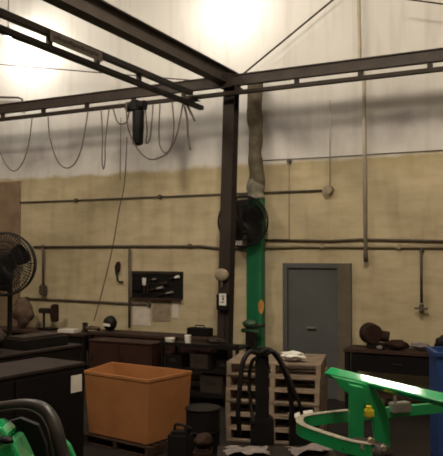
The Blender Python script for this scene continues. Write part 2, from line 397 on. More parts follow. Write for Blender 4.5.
MB().cyl(v+Vector((-.10, -.03, .01)), v+Vector((.10, -.03, .01)), .016).build('handle', M['pipe'], vt)
pipe('drop_pipe', [(43, 248), (43, 285)], .022, 'pipe', 'short drop pipe right of the big fan', .08)
v = at(43, 290, WY-.07)
tag(MB().box(v, (.16, .1, .2), None, .02).cyl(v+Vector((0, 0, .1)), v+Vector((0, 0, .14)), .03).build('switch_box', M['pipe']), 'dark switch box below the drop pipe beside the big fan', 'switch box')
pipe('drop_pipe', [(129.5, 249), (129.5, 328)], .024, 'pipe', 'vertical pipe along the left edge of the tool board', .07)
pipe('riser_conduit', [(330, 186), (330, 100)], .012, 'whitepipe', 'faint pale conduit rising from the round junction box', .05)
pipe('cable_line', [(262, 160.5), (330, 157), (400, 152.5), (455, 149.5)], .006, 'pipe', 'fine cable strung along the paint line, right side', .02)
pipe('cable_drop', [(289, 159.5), (289, 162), (289, 240)], .006, 'beige', 'faint thin cable dropping from the paint line above the door', .02)
v = at(289, 161, WY-.05); tag(MB().box((v.x, WY-.04, v.z), (.07, .07, .07), None, .01).build('cable_clamp', M['pipe']), 'tiny dark clamp on the paint line above the door', 'clamp')
v = at(328, 190, WY-.09)
jb = thing('junction_box', (v.x, WY, v.z-.12), 'round beige junction box at the end of the long conduit', 'junction box')
MB().cyl((v.x, WY-.14, v.z), (v.x, WY, v.z), .078).build('body', M['beige'], jb, bevel=.008)
MB().cyl((v.x, WY-.16, v.z), (v.x, WY-.141, v.z), .045).build('cover', M['beige'], jb)

# ------------------------------------------------------------------ green column with stained wrap and fan
a = at(246.3, 200, WY-.24); b = at(261, 200, WY-.24); gcx = (a.x+b.x)/2; gwid = b.x-a.x
gc = thing('green_pillar', (gcx, WY-.22, 0), 'tall green square pillar standing against the wall behind the fan', 'pillar')
gzt = zt(255, 198, WY-.3)
MB().bb((gcx-gwid/2, WY-.24, 0.02), (gcx+gwid/2, WY-.06, gzt)).build('shaft', M['gcol'], gc, bevel=.01)
MB().bb((gcx-.22, WY-.36, 0), (gcx+.22, WY-.02, .02)).build('base_plate', M['gcol'], gc)
v = at(260, 307, WY-.31)
MB().ball((v.x-.01, WY-.242, v.z), 1, (.055, .004, .12), .1, 2).build('orange_sticker', M['amber'], gc)
# wrapped duct above
ps = [(255.5, 80), (254.5, 112), (256, 135), (255, 155), (257, 175), (256, 197)]
rs = [.11, .13, .145, .13, .135, .12]
m_ = MB(); m_.tube([at(x, y, WY-.18) for x, y in ps], lambda k: .122+.012*math.sin(k*9)+.008*math.sin(k*31), 16)
wdu = tag(m_.build('wrapped_duct', M['duct'], smoothsh=True), 'lumpy stained tan duct hanging above the green pillar', 'duct')
MB().tube([at(256, 180, WY-.18), at(255.5, 190, WY-.18), at(256, 199, WY-.18)], lambda k: .15-.012*math.cos(k*9), 16).build('pale_cuff', M['dust'], wdu, smoothsh=True)['label'] = 'pale dusty cuff'

def ring_fan(name, c, nrm, Rr, label, nb=4, depth=.16, wires=36, m='black', group=None, base=None, wr=.004):
    c = Vector(c); nrm = Vector(nrm).normalized(); q = nrm.to_track_quat('Z', 'Y')
    t = thing(name, base or c, label, 'fan', group)
    P = lambda r, a, h: c+q @ Vector((r*math.cos(a), r*math.sin(a), h))
    cg = MB()
    cg.torus(c, nrm, Rr, .014, 48)
    for h, k in ((depth/2, .97), (-depth/2, .97)): cg.torus(c+nrm*h, nrm, Rr*k, .008, 48)
    for k in (.72, .48, .26):
        for sgn in (1, -1): cg.torus(c+nrm*sgn*depth/2*(1.25-.25*k), nrm, Rr*k, wr, 36, 5)
    for i in range(wires):
        a = 2*math.pi*i/wires
        for sgn in (1, -1):
            cg.tube([P(Rr, a, 0), P(Rr*.97, a, sgn*depth/2), P(Rr*.5, a+.12, sgn*depth/2*1.12), P(Rr*.12, a+.2, sgn*depth/2*1.25)], wr, 5, False)
    cg.build('cage', M[m], t)
    MB().cyl(c-nrm*(depth/2+.12), c+nrm*.02, Rr*.22).cyl(c+nrm*.02, c+nrm*(depth/2+.02), Rr*.12).build('motor', M[m], t)
    for i in range(nb):
        a0 = 2*math.pi*i/nb+.5; b_ = MB()
        R1, R2 = Rr*.16, Rr*.86; A = []; steps = 6
        for j in range(steps+1):
            r = R1+(R2-R1)*j/steps; wd = .30+.42*math.sin(math.pi*min(1, j/steps*.75+.15))
            row = []
            for s_ in (-1, -.33, .33, 1):
                row.append(P(r, a0+s_*wd*.75, s_*.035))
            A.append(row)
        top = [[b_.bm.verts.new(p+nrm*.003) for p in row] for row in A]; bot = [[b_.bm.verts.new(p-nrm*.003) for p in row] for row in A]
        for j in range(steps):
            for k in range(3):
                b_.bm.faces.new((top[j][k], top[j][k+1], top[j+1][k+1], top[j+1][k])); b_.bm.faces.new((bot[j][k], bot[j+1][k], bot[j+1][k+1], bot[j][k+1]))
        rim = [(0, k) for k in range(4)]+[(j, 3) for j in range(1, steps+1)]+[(steps, k) for k in (2, 1, 0)]+[(j, 0) for j in range(steps-1, 0, -1)]
        for (j, k), (j2, k2) in zip(rim, rim[1:]+rim[:1]): b_.bm.faces.new((top[j][k], bot[j][k], bot[j2][k2], top[j2][k2]))
        b_.build('blade', M[m], t)
    return t, P
fc = at(243, 221.5, WY-.44)
toeye = Vector((-fc.x, -fc.y, 0)).normalized()
sc_ = (at(269, 221, WY-.44)-at(243, 221, WY-.44)).length
t, P = ring_fan('wall_fan', fc, Vector((.15, -1, 0)), .43, 'round caged fan mounted on the green pillar behind the column', wires=64, wr=.006, nb=5, base=(fc.x, fc.y, fc.z-.43))
MB().cyl(fc+Vector((0, .1, 0)), (gcx, WY-.242, fc.z), .04).build('mount_arm', M['black'], t)
v = at(237, 243, WY-.5)
MB().box(v, (.2, .03, .08), None, .008).build('data_plate', M['white'], t)

# pedestal fan at the far left
fz = 9.6; fc2 = deep(4, 264, fz); nr = Vector((.35, -.9, 0))
t2, P2 = ring_fan('pedestal_fan', fc2, nr, .43, 'large black pedestal fan cut by the left photo edge', wires=60, nb=3, depth=.2, wr=.005, base=(fc2.x, fc2.y, 0))
pb = Vector((fc2.x, fc2.y, 0))-nr.normalized()*.22
MB().cyl(pb+Vector((0, 0, .05)), pb+Vector((0, 0, fc2.z)), .035).cyl(pb+Vector((0, 0, fc2.z)), fc2-nr.normalized()*.1, .03).build('pole', M['black'], t2)
MB().cyl(pb, pb+Vector((0, 0, .05)), .32, .28, 28).build('base', M['black'], t2)

# boxes on the column
cx = lambda py: at(225, py, 10.3)
v = at(221.5, 275, 10.28)
cbx = thing('junction_box', (v.x, v.y, v.z-.1), 'rounded beige conduit fitting fixed on the column, upper one', 'electrical box')
MB().ball(v, .125, (1.05, .5, .85)).build('body', M['beige'], cbx, smoothsh=True); MB().cyl(v+Vector((0, 0, -.02)), v+Vector((0, 0, -.2)), .02).build('stem', M['pipe'], cbx)
v = at(223, 302, 10.27)
lb = thing('switch_box', (v.x, v.y, v.z-.13), 'dark switch box with white printed label on the column', 'switch box')
MB().box((v.x, 10.26, v.z), (.19, .1, .26), None, .01).build('body', M['black'], lb)
w_ = at(222.5, 299.5, 10.2); ll = MB().box((w_.x, 10.205, w_.z), (.125, .006, .19)).build('white_label', M['white'], lb)
MB().box((w_.x+.005, 10.20, w_.z+.055), (.05, .004, .022)).box((w_.x+.01, 10.20, w_.z+.01), (.03, .004, .05)).box((w_.x, 10.20, w_.z-.045), (.06, .004, .018)).build('printed_mark', M['ink'], ll)
tag(MB().cyl((v.x, 10.29, .9), (v.x, 10.29, v.z-.13), .018, n=10).build('conduit', M['steel']), 'thin vertical conduit on the column below the labelled box', 'pipe')

# machine head clamped on the pillar
v = at(250, 324, WY-.46)
mh = thing('vise', (v.x, v.y, v.z-.15), 'rounded dark green vise head in front of the green pillar', 'vise')
MB().ball(v, .12, (1.15, .8, .65), .1, 3).build('head', M['dgreen'], mh, smoothsh=True)
MB().cyl(v+Vector((.05, -.02, -.05)), v+Vector((.27, -.02, .0)), .03).build('spindle', M['greasy'], mh)
MB().box(v+Vector((.02, .02, -.11)), (.34, .14, .07), None, .015).build('jaw', M['dgreen'], mh)
MB().bb((v.x-.06, v.y-.05, .2), (v.x+.1, v.y+.05, v.z-.12)).bb((v.x-.15, v.y-.12, 0), (v.x+.2, v.y+.06, .2)).build('stand', M['black'], mh)

# ------------------------------------------------------------------ workbenches along the wall
def bench(name, xa, xb, ya, yb_, h, label, topm, frontm, drawers=0, base='legs'):
    t = thing(name, ((xa+xb)/2, (ya+yb_)/2, 0), label, 'workbench')
    MB().bb((xa, ya, h-.05), (xb, yb_, h), .006).build('worktop', M[topm], t)
    for x in (xa+.05, xb-.05):
        for y in (ya+.06, yb_-.06): MB().bb((x-.035, y-.035, 0), (x+.035, y+.035, h-.05)).build('leg', M['black'], t)
    MB().bb((xa+.09, ya+.1, .22), (xb-.09, yb_-.03, .25)).build('lower_shelf', M[topm], t)
    if drawers:
        wd = (xb-xa-.2)/drawers
        for i in range(drawers):
            x0 = xa+.1+i*wd
            d_ = MB().bb((x0+.012, ya+.03, h-.33), (x0+wd-.012, ya+.5, h-.07), .004).build('drawer', M[frontm], t)
            MB().box((x0+wd/2, ya+.018, h-.19), (.16, .02, .02), None, .004).build('handle', M['greasy'], d_)
    return t
BH = .93
xa = at(85, 335, 10.4).x; xb = at(217, 335, 10.4).x
bench('workbench', xa+.03, xb-.02, 10.42, WY-.18, BH+.02, 'dark workbench with oxblood drawers under the tool board', 'dwood', 'red', 4)
xc = at(344, 350, 10.5).x
bench('workbench', xc, 1.2, 10.45, WY-.18, BH, 'long dark workbench right of the door', 'dwood', 'dcab', 3)
xd = at(-40, 330, 10.4).x
bench('workbench', xd, xa-.03, 10.42, WY-.18, BH-.03, 'dark workbench behind the big fan at far left', 'dwood', 'dcab', 3)

# tool board and tools
a = at(131, 271, WY-.08); b = at(181, 299, WY-.08)
tb = MB().bb((a.x, WY-.05, b.z), (b.x, WY-.001, a.z)).build('tool_board', M['black']); tag(tb, 'wide dark tool board fixed on the wall above the bench', 'tool board')
MB().bb((a.x, WY-.1, b.z-.03), (b.x, WY-.051, b.z)).build('ledge', M['dwood'], tb)
MB().bb((a.x, WY-.07, a.z-.05), (b.x, WY-.051, a.z)).build('top_rail', M['steel'], tb)
def wtool(name, px0, py0, px1, py1, r, m, label, cat):
    p = at(px0, py0, WY-.09); q = at(px1, py1, WY-.09)
    t = thing(name, (p+q)/2, label, cat)
    MB().cyl(p, p.lerp(q, .55), r*.7).build('handle', M['brown'], t); MB().cyl(p.lerp(q, .55), q, r, r*1.3).build('head', M[m], t)
TG = 'tools hung on the dark board'
wtool('putty_knife', 144, 294, 144.4, 278, .032, 'white', 'upright pale-bladed tool near the left of the tool board', 'tool')
wtool('spanner', 150, 290, 163, 287.5, .022, 'zinc', 'bright horizontal spanner in the middle of the tool board', 'tool')
wtool('screwdriver', 157, 295.5, 173, 292, .016, 'zinc', 'slanting thin screwdriver low on the tool board', 'tool')
wtool('pliers', 170, 279, 179, 276.5, .022, 'white', 'pale pliers at the upper right of the tool board', 'tool')
wtool('spanner', 149, 280, 156, 279, .016, 'zinc', 'small dull spanner at the top of the tool board', 'tool')
wtool('hammer', 147.6, 294, 148, 283, .020, 'brown', 'dark hammer hanging left of centre on the tool board', 'tool')
wtool('drill_bit_case', 160, 284, 168, 283, .030, 'brown', 'brown roll above the bright horizontal spanner', 'tool')
v = at(138, 285, WY-.09)
tag(MB().box(v, (.20, .05, .22), None, .01).build('parts_bin', M['dcab']), 'black parts bin at the left end of the tool board', 'bin')
for x0, y0, x1, y1, m_n, lab in ((133, 301, 150, 326, 'greypaper', 'grey paper notice taped below the tool board, left'), (152, 300, 170, 322, 'beige', 'faint tan paper sheet between the two lighter notices'), (172, 297, 178, 318, 'paper', 'narrow pale paper strip under the right of the tool board')):
    a = at(x0, y0, WY-.02); b = at(x1, y1, WY-.02)
    tag(MB().bb((a.x, WY-.012, b.z), (b.x, WY-.001, a.z)).build('paper_notice', M[m_n]), lab, 'notice')
tag(MB().tube([at(117, 263, WY-.05), at(115.5, 268, WY-.05), at(117, 276, WY-.05), at(118, 281, WY-.05), at(123, 282, WY-.05)], .016, 8).build('wall_hook', M['black'], smoothsh=True), 'dark bent wall hook left of the tool board', 'hook')
tag(MB().tube([at(118, 262, WY-.07), at(118.5, 266, WY-.07), at(117.5, 272, WY-.07)], .04, 8).build('work_glove', M['brown'], smoothsh=True), 'dark glove hanging on the bent wall hook', 'glove')

# on the middle bench
v = at(110, 318, 10.75); z0 = BH+.02
hm = thing('welding_helmet', (v.x, 10.75, z0), 'small black welding helmet with a pale window on the bench', 'helmet')
MB().ball((v.x, 10.75, z0+.14), .14, (.95, .85, 1), .04, 5).build('shell', M['black'], hm, smoothsh=True)
MB().box((v.x+.02, 10.62, z0+.12), (.15, .03, .05), Matrix.Rotation(.1, 3, 'Y'), .008).build('window', M['white'], hm)
v = at(93, 322, 10.7)
tag(MB().ball((v.x, 10.7, z0+.04), .1, (1.6, 1, .4), .3, 3).build('rag', M['sack']), 'dark rag lying where the slanting cord meets the bench', 'rag')
# clutter strip at right end of middle bench
for px, m_n, lab, nm, s_ in ((200, 'dcab', 'black toolbox at the right end of the middle workbench', 'toolbox', (.42, .2, .14)),):
    v = at(px, 330, 10.8); t = thing(nm, (v.x, 10.8, z0), lab, 'toolbox')
    MB().box((v.x, 10.8, z0+s_[2]/2), s_, None, .01).build('body', M[m_n], t); MB().tube([(v.x-.1, 10.8, z0+s_[2]), (v.x-.08, 10.8, z0+s_[2]+.04), (v.x+.08, 10.8, z0+s_[2]+.04), (v.x+.1, 10.8, z0+s_[2])], .01, 8, False).build('handle', M['black'], t)
# low cart with pale cups in front of the bench
y1 = 9.75; xa2 = at(160, 350, y1).x; xb2 = at(238, 350, y1).x; zc = zt(190, 345.5, y1)
ct_ = thing('tool_cart', ((xa2+xb2)/2, y1+.25, 0), 'black steel tool cart between orange bin and pallets', 'cart')
for k, zz in enumerate((zc, zc-.38, .18)): MB().bb((xa2, y1, zz-.03), (xb2, y1+.5, zz)).bb((xa2, y1, zz), (xb2, y1+.02, zz+.03)).build('shelf', M['black'], ct_)
for x in (xa2+.03, xb2-.03):
    for y in (y1+.03, y1+.47):
        MB().bb((x-.02, y-.02, .08), (x+.02, y+.02, zc+.05)).build('post', M['dcab'], ct_)
        MB().cyl((x-.02, y, .05), (x+.02, y, .05), .05).build('caster', M['rubber'], ct_)
for px, r, nm, m_n, lab, cat, hh in ((168, .085, 'tape_roll', 'paper', 'pale flat roll on the cart, left of the white cup', 'roll', .07), (186, .055, 'cup', 'white', 'white cup standing on the tool cart', 'cup', .13)):
    v = at(px, 344, y1+.15); t = thing(nm, (v.x, v.y, zc), lab, cat)
    v.y += .06
    MB().cyl((v.x, v.y, zc+.003), (v.x, v.y, zc+hh), r*.85, r, 24).build('body', M[m_n], t, bevel=.004)
    MB().torus((v.x, v.y, zc+hh), (0, 0, 1), r*.92, .006).build('rim', M[m_n], t)
for i, (px, zz, s_, m_n, lab) in enumerate(((178, zc-.38, (.3, .3, .2), 'dcab', 'black box on the cart middle shelf, left'), (203, zc-.38, (.32, .3, .24), 'steel', 'brown box on the cart middle shelf, centre'), (226, zc-.38, (.22, .26, .16), 'dcab', 'small black box on the cart middle shelf, right'), (216, .18, (.4, .35, .3), 'steel', 'brown crate on the cart bottom shelf'))):
    v = at(px, 360, y1+.22)
    t = thing('parts_box', (v.x, v.y, zz), lab, 'box'); MB().box((v.x, v.y, zz+s_[2]/2+.001), s_, None, .008).build('body', M[m_n], t); MB().box((v.x, v.y-s_[1]/2-.004, zz+s_[2]*.6), (s_[0]*.4, .006, .05)).build('label_holder', M['greasy'], t)
v = at(215, 343, y1+.2); tag(MB().ball((v.x, v.y, zc+.07), .05, (3.4, 2, .8), .35, 6).build('shop_rag', M['steel']), 'dark crumpled shop rag on the tool cart top', 'rag')

# on the right bench
v = at(371, 336, 10.7)
gr = thing('bench_grinder', (v.x, 10.7, BH), 'dark brown bench grinder on the right workbench', 'grinder')
q = Vector((.55, -.83, 0)).normalized()
MB().cyl(Vector((v.x, 10.7, BH+.22))-q*.1, Vector((v.x, 10.7, BH+.22))+q*.12, .165, .15, 28).build('wheel_guard', M['brown'], gr, bevel=.02)
MB().cyl((v.x+.05, 10.72, BH+.2), (v.x+.26, 10.78, BH+.17), .085).build('motor', M['brown'], gr, bevel=.01)
MB().bb((v.x-.05, 10.6, BH), (v.x+.24, 10.85, BH+.08), .01).build('foot', M['black'], gr)
v = at(378, 347, 10.55); tag(MB().ball((v.x+.03, 10.52, BH+.035), .05, (.9, .8, .7), .1, 2).build('rag', M['rag']), 'small pale wad in front of the bench grinder', 'rag')
v = at(396, 345, 10.6); tag(MB().ball((v.x, 10.62, BH+.085), .1, (1.7, 1.2, .75), .22, 9).build('leather_glove', M['brown'], smoothsh=True), 'brown leather glove heap right of the bench grinder', 'glove')
v = at(419, 346, 10.62); tag(MB().ball((v.x, 10.7, BH+.07), .09, (1.7, 1.0, .55), .3, 4).build('rag', M['rag'], smoothsh=True), 'pale crumpled rag farther right on the right workbench', 'rag')
v = at(444, 342, 10.75); tag(MB().ball((v.x, 10.7, BH+.12), .12, (1, .8, 1), .2, 8).build('oil_can', M['black'], smoothsh=True), 'black round oil can at the right photo edge on the bench', 'can')
# blue bin
p = deep(429, 353, 7.6); 
bb_ = thing('blue_bin', cw(2.42, 7.75, 0), 'blue plastic bin in front of the right workbench', 'bin')
rot = Matrix.Rotation(YAW-.12, 3, 'Z'); zb = p.z; c0 = cw(2.27+.33, 7.85, 0)
m_ = MB()
for dx, dy, sx, sy in ((0, -.24, .5, .02), (0, .24, .5, .02), (-.24, 0, .02, .46), (.24, 0, .02, .46)): m_.box(c0+rot @ Vector((dx, dy, .1+(zb-.1)/2)), (sx, sy, zb-.1), rot)
m_.box(c0+Vector((0, 0, .11)), (.48, .48, .02), rot).build('body', M['blue'], bb_)
m_ = MB()
for dx, dy, sx, sy in ((0, -.26, .56, .03), (0, .26, .56, .03), (-.265, 0, .03, .5), (.265, 0, .03, .5)): m_.box(c0+rot @ Vector((dx, dy, zb-.02)), (sx, sy, .04), rot)
m_.build('rim', M['blue'], bb_)
m_ = MB()
for dx in (-.2, .2):
    for dy in (-.2, .2): m_.cyl(c0+rot @ Vector((dx, dy, 0)), c0+rot @ Vector((dx, dy, .1)), .05)
m_.build('caster_set', M['rubber'], bb_)

# ------------------------------------------------------------------ left side: cabinets and clutter
ftl = deep(-12, 377, 6.05); ftr = deep(84.5, 364, 7.0); zt1 = (ftl.z+ftr.z)/2
ux = (ftr-ftl); ux.z = 0; ux.normalize(); uy = Vector((-ux.y, ux.x, 0))
def obox(mb, o, x0, x1, y0, y1, z0, z1, bev=0):
    rot = Matrix(((ux.x, uy.x, 0), (ux.y, uy.y, 0), (0, 0, 1)))
    return mb.box(o+ux*((x0+x1)/2)+uy*((y0+y1)/2)+Vector((0, 0, (z0+z1)/2)), (x1-x0, y1-y0, z1-z0), rot, bev)
o0 = Vector((ftr.x, ftr.y, 0))
cab1 = thing('storage_cabinet', o0-ux*.8, 'big black storage cabinet with a white label, lower left', 'cabinet')
obox(MB(), o0, -1.75, 0, 0, .62, .06, zt1-.03, .008).build('body', M['dcab'], cab1)
obox(MB(), o0, -1.77, .01, -.01, .64, zt1-.03, zt1, .005).build('top', M['top'], cab1)
obox(MB(), o0, -1.7, -.04, .04, .6, 0, .06).build('plinth', M['black'], cab1)
for k in range(2):
    d_ = obox(MB(), o0, -1.73+k*.865, -.885+k*.865, -.018, -.001, .1, zt1-.06, .004).build('door', M['dcab'], cab1)
    obox(MB(), o0, -.93+k*.1, -.91+k*.1, -.035, -.0185, .7, .85, .004).build('handle', M['greasy'], d_)
obox(MB(), o0, -.20, -.055, -.022, -.0185, zt1-.27, zt1-.105).build('white_label', M['paper'], cab1)
# second, lower bench-cabinet behind
ft2l = deep(-10, 352, 8.2); ft2r = deep(81, 346, 9.1); zt2 = (ft2l.z+ft2r.z)/2; o1 = Vector((ft2r.x, ft2r.y, 0))
cab2 = thing('drawer_cabinet', o1-ux*.8, 'dark drawer cabinet behind the big black cabinet', 'cabinet')
obox(MB(), o1, -1.7, 0, 0, .6, 0, zt2-.03).build('body', M['dcab'], cab2)
obox(MB(), o1, -1.72, .02, -.02, .62, zt2-.03, zt2, .005).build('top', M['top'], cab2)
for k in range(3): obox(MB(), o1, -1.65, -.05, -.015, -.001, zt2-.25-k*.24, zt2-.05-k*.24, .003).build('drawer', M['dcab'], cab2)
# clutter on the left bench and cabinet
z1 = BH-.03
v = at(24, 318, 10.75); sk = thing('sack', (v.x, 10.72, z1), 'upright brown sack on the far left workbench', 'sack')
MB().ball((v.x, 10.72, z1+.31), .26, (.95, .5, .95), .3, 4).build('bag', M['sack'], sk, smoothsh=True); MB().ball((v.x-.05, 10.72, z1+.50), .11, (1.3, .6, .7), .4, 8).build('neck', M['sack'], sk, smoothsh=True)
v = at(47, 320, 10.7); tt = thing('bench_drill', (v.x, 10.7, z1), 'dark bench drill between sack and bright papers', 'drill')
MB().bb((v.x-.18, 10.62, z1), (v.x+.16, 10.85, z1+.04), .008).build('base', M['black'], tt)
MB().cyl((v.x-.13, 10.76, z1+.04), (v.x-.13, 10.76, z1+.40), .025).build('pillar', M['greasy'], tt)
MB().bb((v.x-.2, 10.66, z1+.32), (v.x+.17, 10.84, z1+.42), .02).build('head', M['greasy'], tt)
MB().cyl((v.x+.06, 10.75, z1+.32), (v.x+.06, 10.75, z1+.20), .03, .012).build('chuck', M['black'], tt)
MB().bb((v.x+.1, 10.67, z1+.16), (v.x+.2, 10.83, z1+.50), .02).build('motor', M['brown'], tt)
v = at(66, 325, 10.5); t = thing('paper_stack', (v.x, 10.6, z1), 'bright stack of papers on the bench left of the cord', 'papers')
MB().box((v.x, 10.6, z1+.03), (.36, .24, .055), Matrix.Rotation(.1, 3, 'Z')).build('sheets', M['paper'], t)
v = at(84, 322, 10.7); t = thing('parts_jar', (v.x-.05, 10.8, z1), 'small dark jar right of the bright papers', 'jar')
MB().cyl((v.x-.05, 10.8, z1), (v.x-.05, 10.8, z1+.14), .05).build('body', M['greasy'], t); MB().cyl((v.x-.05, 10.8, z1+.14), (v.x-.05, 10.8, z1+.17), .053).build('lid', M['black'], t)
p = o1-ux*.55+uy*.3; t = thing('gear_crate', p+Vector((0, 0, zt2)), 'low dark crate resting on the drawer cabinet', 'crate')
obox(MB(), o1, -.85, -.12, .1, .5, zt2+.001, zt2+.12, .006).build('body', M['black'], t); obox(MB(), o1, -.8, -.17, .15, .45, zt2+.121, zt2+.15).build('contents', M['steel'], t)
t = thing('canvas_bag', o1-ux*1.2+uy*.3+Vector((0, 0, zt2)), 'slumped dark canvas bag on the drawer cabinet', 'bag')
MB().ball(o1-ux*1.2+uy*.3+Vector((0, 0, zt2+.17)), .16, (1.5, 1.0, .9), .2, 6).build('bag', M['steel'], t, smoothsh=True)
MB().tube([o1-ux*1.3+uy*.3+Vector((0, 0, zt2+.26)), o1-ux*1.25+uy*.3+Vector((0, 0, zt2+.38)), o1-ux*1.1+uy*.3+Vector((0, 0, zt2+.38)), o1-ux*1.05+uy*.3+Vector((0, 0, zt2+.26))], .012, 8).build('strap', M['black'], t)
# black crate behind the bin
y3 = 9.75; xa3 = at(84, 335, y3).x; xb3 = at(150, 335, y3).x; zz3 = zt(120, 342, y3)
t = thing('steel_locker', ((xa3+xb3)/2, y3+.2, 0), 'low oxblood steel locker behind the orange bin', 'locker')
MB().bb((xa3+.08, y3+.05, 0), (xb3, y3+.45, zz3-.02)).build('body', M['red'], t); MB().bb((xa3+.06, y3+.03, zz3-.02), (xb3+.02, y3+.47, zz3)).build('top', M['dwood'], t)
for k in range(2):
    xw = (xb3-xa3-.12)/2; d_ = MB().bb((xa3+.1+k*xw, y3+.035, .1), (xa3+.08+(k+1)*xw, y3+.049, zz3-.06)).build('door', M['red'], t); MB().box((xa3+.15+k*xw, y3+.027, zz3-.3), (.02, .015, .12)).build('handle', M['greasy'], d_)

# ------------------------------------------------------------------ pallets
def make_pallet(loc, yaw, label, group):
    t = thing('wooden_pallet', (0, 0, 0), label, 'pallet', group)
    m_ = MB()
    for i in range(7): m_.bb((-.6, -.5+i*.15, .112), (.6, -.5+i*.15+.10, .130))
    m_.build('top_deck', M['wood'], t)
    for x in (-.57, 0, .57): MB().bb((x-.03, -.5, .018), (x+.03, .5, .111)).build('stringer', M['wood'], t)
    m_ = MB()
    for y in (-.5, -.2, .1, .4): m_.bb((-.6, y, 0), (.6, y+.10, .017))
    m_.build('bottom_deck', M['wood'], t)
    t.location = loc; t.rotation_euler = (0, 0, yaw); return t
pc = cw(.755, 9.35, 0); yw = R(13)
words = ['lowest pallet of the stack, on the floor', 'second pallet from the floor in the stack', 'third pallet from the floor in the stack', 'third pallet from the top of the stack', 'second pallet from the top of the stack', 'topmost wooden pallet of the stack, under the rag']
p0 = None
for i in range(6):
    loc = pc+Vector((rnd.uniform(-.012, .012), rnd.uniform(-.012, .012), i*.1655))
    if p0 is None: p0 = make_pallet(loc, yw, words[0], 'pallets stacked beside the green pillar'); o = p0
    else: o = dup(p0); o.location = loc; o['label'] = words[i]
    o.rotation_euler = (0, 0, yw+rnd.uniform(-.02, .02)); o.scale = (.99, .95, 1.268)
ptop = 6*.1655
v = cw(.90, 9.05, ptop+.03)
tag(MB().ball(v+Vector((0, 0, .04)), .09, (1.9, 1.1, .6), .35, 4, 4).build('rag', M['white'], smoothsh=True), 'white crumpled rag on the topmost pallet', 'rag')

# ------------------------------------------------------------------ orange bin on a pallet
fx = Vector((-.8, .6)); sx_ = Vector((.6, .8)); LL, SS = 1.1, .8
Fc = Vector((-.85, 8.25))
rotb = YAW+math.atan2(.6, -.8)   # long axis
def BC(s, t_, z, k=1):           # s along long side 0..1, t along short side, shrink k about centre
    c = Fc+fx*LL/2+sx_*SS/2; p = c+(fx*LL*(s-.5)+sx_*SS*(t_-.5))*k; return cw(p.x, p.y, z)
ob = thing('orange_bin', BC(.5, .5, .15), 'open orange plastic bulk bin on a low pallet', 'bin')
zr = .90; zf = .13; kb = .90
m_ = MB(); corners = [(0, 0), (1, 0), (1, 1), (0, 1)]; bm = m_.bm
rings = []
for z, k in ((zf, kb), (zf+.35, (kb+1)/2), (zr-.05, .99), (zr-.04, 1.005), (zr, 1.005), (zr, .965), (zf+.35, (kb+1)/2-.04), (zf+.05, kb-.05)):
    rings.append([bm.verts.new(BC(s, t_, z, k)) for s, t_ in corners])
    sh = (z-zf)/(zr-zf)*.30; rings[-1][2].co -= (cw(1, 0, 0)-cw(0, 0, 0))*sh*.8 - (cw(0, 1, 0)-cw(0, 0, 0))*sh*.3
for A, B in zip(rings, rings[1:]):
    for k in range(4): bm.faces.new((A[k], A[(k+1) % 4], B[(k+1) % 4], B[k]))
bm.faces.new(rings[0]); bm.faces.new(rings[-1])
m_.build('body', M['orange'], ob, bevel=.018)
bp = make_pallet((0, 0, 0), 0, 'single dark pallet underneath the orange bin', None)
del_k = [c for c in bp.children]
c = BC(.5, .5, 0); bp.location = (c.x, c.y, 0); bp.rotation_euler = (0, 0, rotb); bp.scale = (.92, .8, .9)
for c_ in bp.children: c_.data.materials[0] = M['dwood']
# black jug in front of the bin and blue-grey strip
v = cw(-.46, 7.95, 0)
t = thing('fuel_can', v, 'black fuel can at the right corner of the orange bin', 'can')
MB().box(v+Vector((0, 0, .2)), (.26, .2, .38), Matrix.Rotation(.3, 3, 'Z'), .04).build('body', M['rubber'], t, smoothsh=False)
MB().tube([v+Vector((-.07, 0, .38)), v+Vector((-.06, 0, .45)), v+Vector((.05, 0, .45)), v+Vector((.07, 0, .38))], .016, 8).build('handle', M['rubber'], t)
MB().cyl(v+Vector((.09, 0, .38)), v+Vector((.12, 0, .44)), .028).build('cap', M['black'], t)
v = cw(-.22, 8.4, 0)
t = thing('black_barrel', v, 'short black barrel between orange bin and hose stand', 'barrel')
MB().cyl(v, v+Vector((0, 0, .55)), .2, n=32).build('body', M['black'], t, bevel=.01)
for z in (.02, .28, .54): MB().torus(v+Vector((0, 0, z+.005)), (0, 0, 1), .202, .012, 32).build('hoop', M['black'], t)

# ------------------------------------------------------------------ black post with arching hoses
zh = 8.1; pbase = deep(262, 400, zh); pbase.z = 0; pt = deep(261, 360, zh).z
rotc = Matrix.Rotation(YAW, 3, 'Z')
hs = thing('hose_stand', pbase, 'black upright hydraulic post with hoses arching off its top', 'machine')
MB().box(pbase+Vector((0, 0, .62)), (.15, .15, 1.16), rotc, .01).build('post', M['black'], hs)
MB().box(pbase+Vector((0, 0, .02)), (.6, .5, .04), rotc, .006).build('base_plate', M['greasy'], hs)
MB().box(pbase+rotc @ Vector((0, 0, .30)), (.26, .22, .42), rotc, .02).build('pump_housing', M['black'], hs)
MB().cyl(Vector((pbase.x, pbase.y, 1.2)), Vector((pbase.x, pbase.y, 1.30)), .07, .05).build('manifold', M['black'], hs)
dp = lambda L_, Z: [deep(x, y, Z+k) for x, y, k in L_]
for L_, r, nm in (([(259, 354, 0), (250, 352, -.05), (243, 362, -.1), (240, 385, -.12), (238, 412, -.1), (240, 436, 0)], .028, 'hose'),
              ([(262, 353, 0), (270, 350, -.03), (280, 361, -.08), (287, 378, -.1), (291, 398, -.1), (292, 425, -.05)], .030, 'hose'),
              ([(264, 356, 0), (275, 352, -.1), (285, 368, -.18), (293, 388, -.22), (300, 406, -.22), (305, 432, -.1)], .020, 'hose'),
              ([(257, 358, .0), (252, 362, .06), (249, 380, .1), (251, 405, .08), (254, 425, .0)], .022, 'hose')):
    MB().tube(dp(L_, zh-.1), r, 10).build(nm, M['rubber'], hs, smoothsh=True)
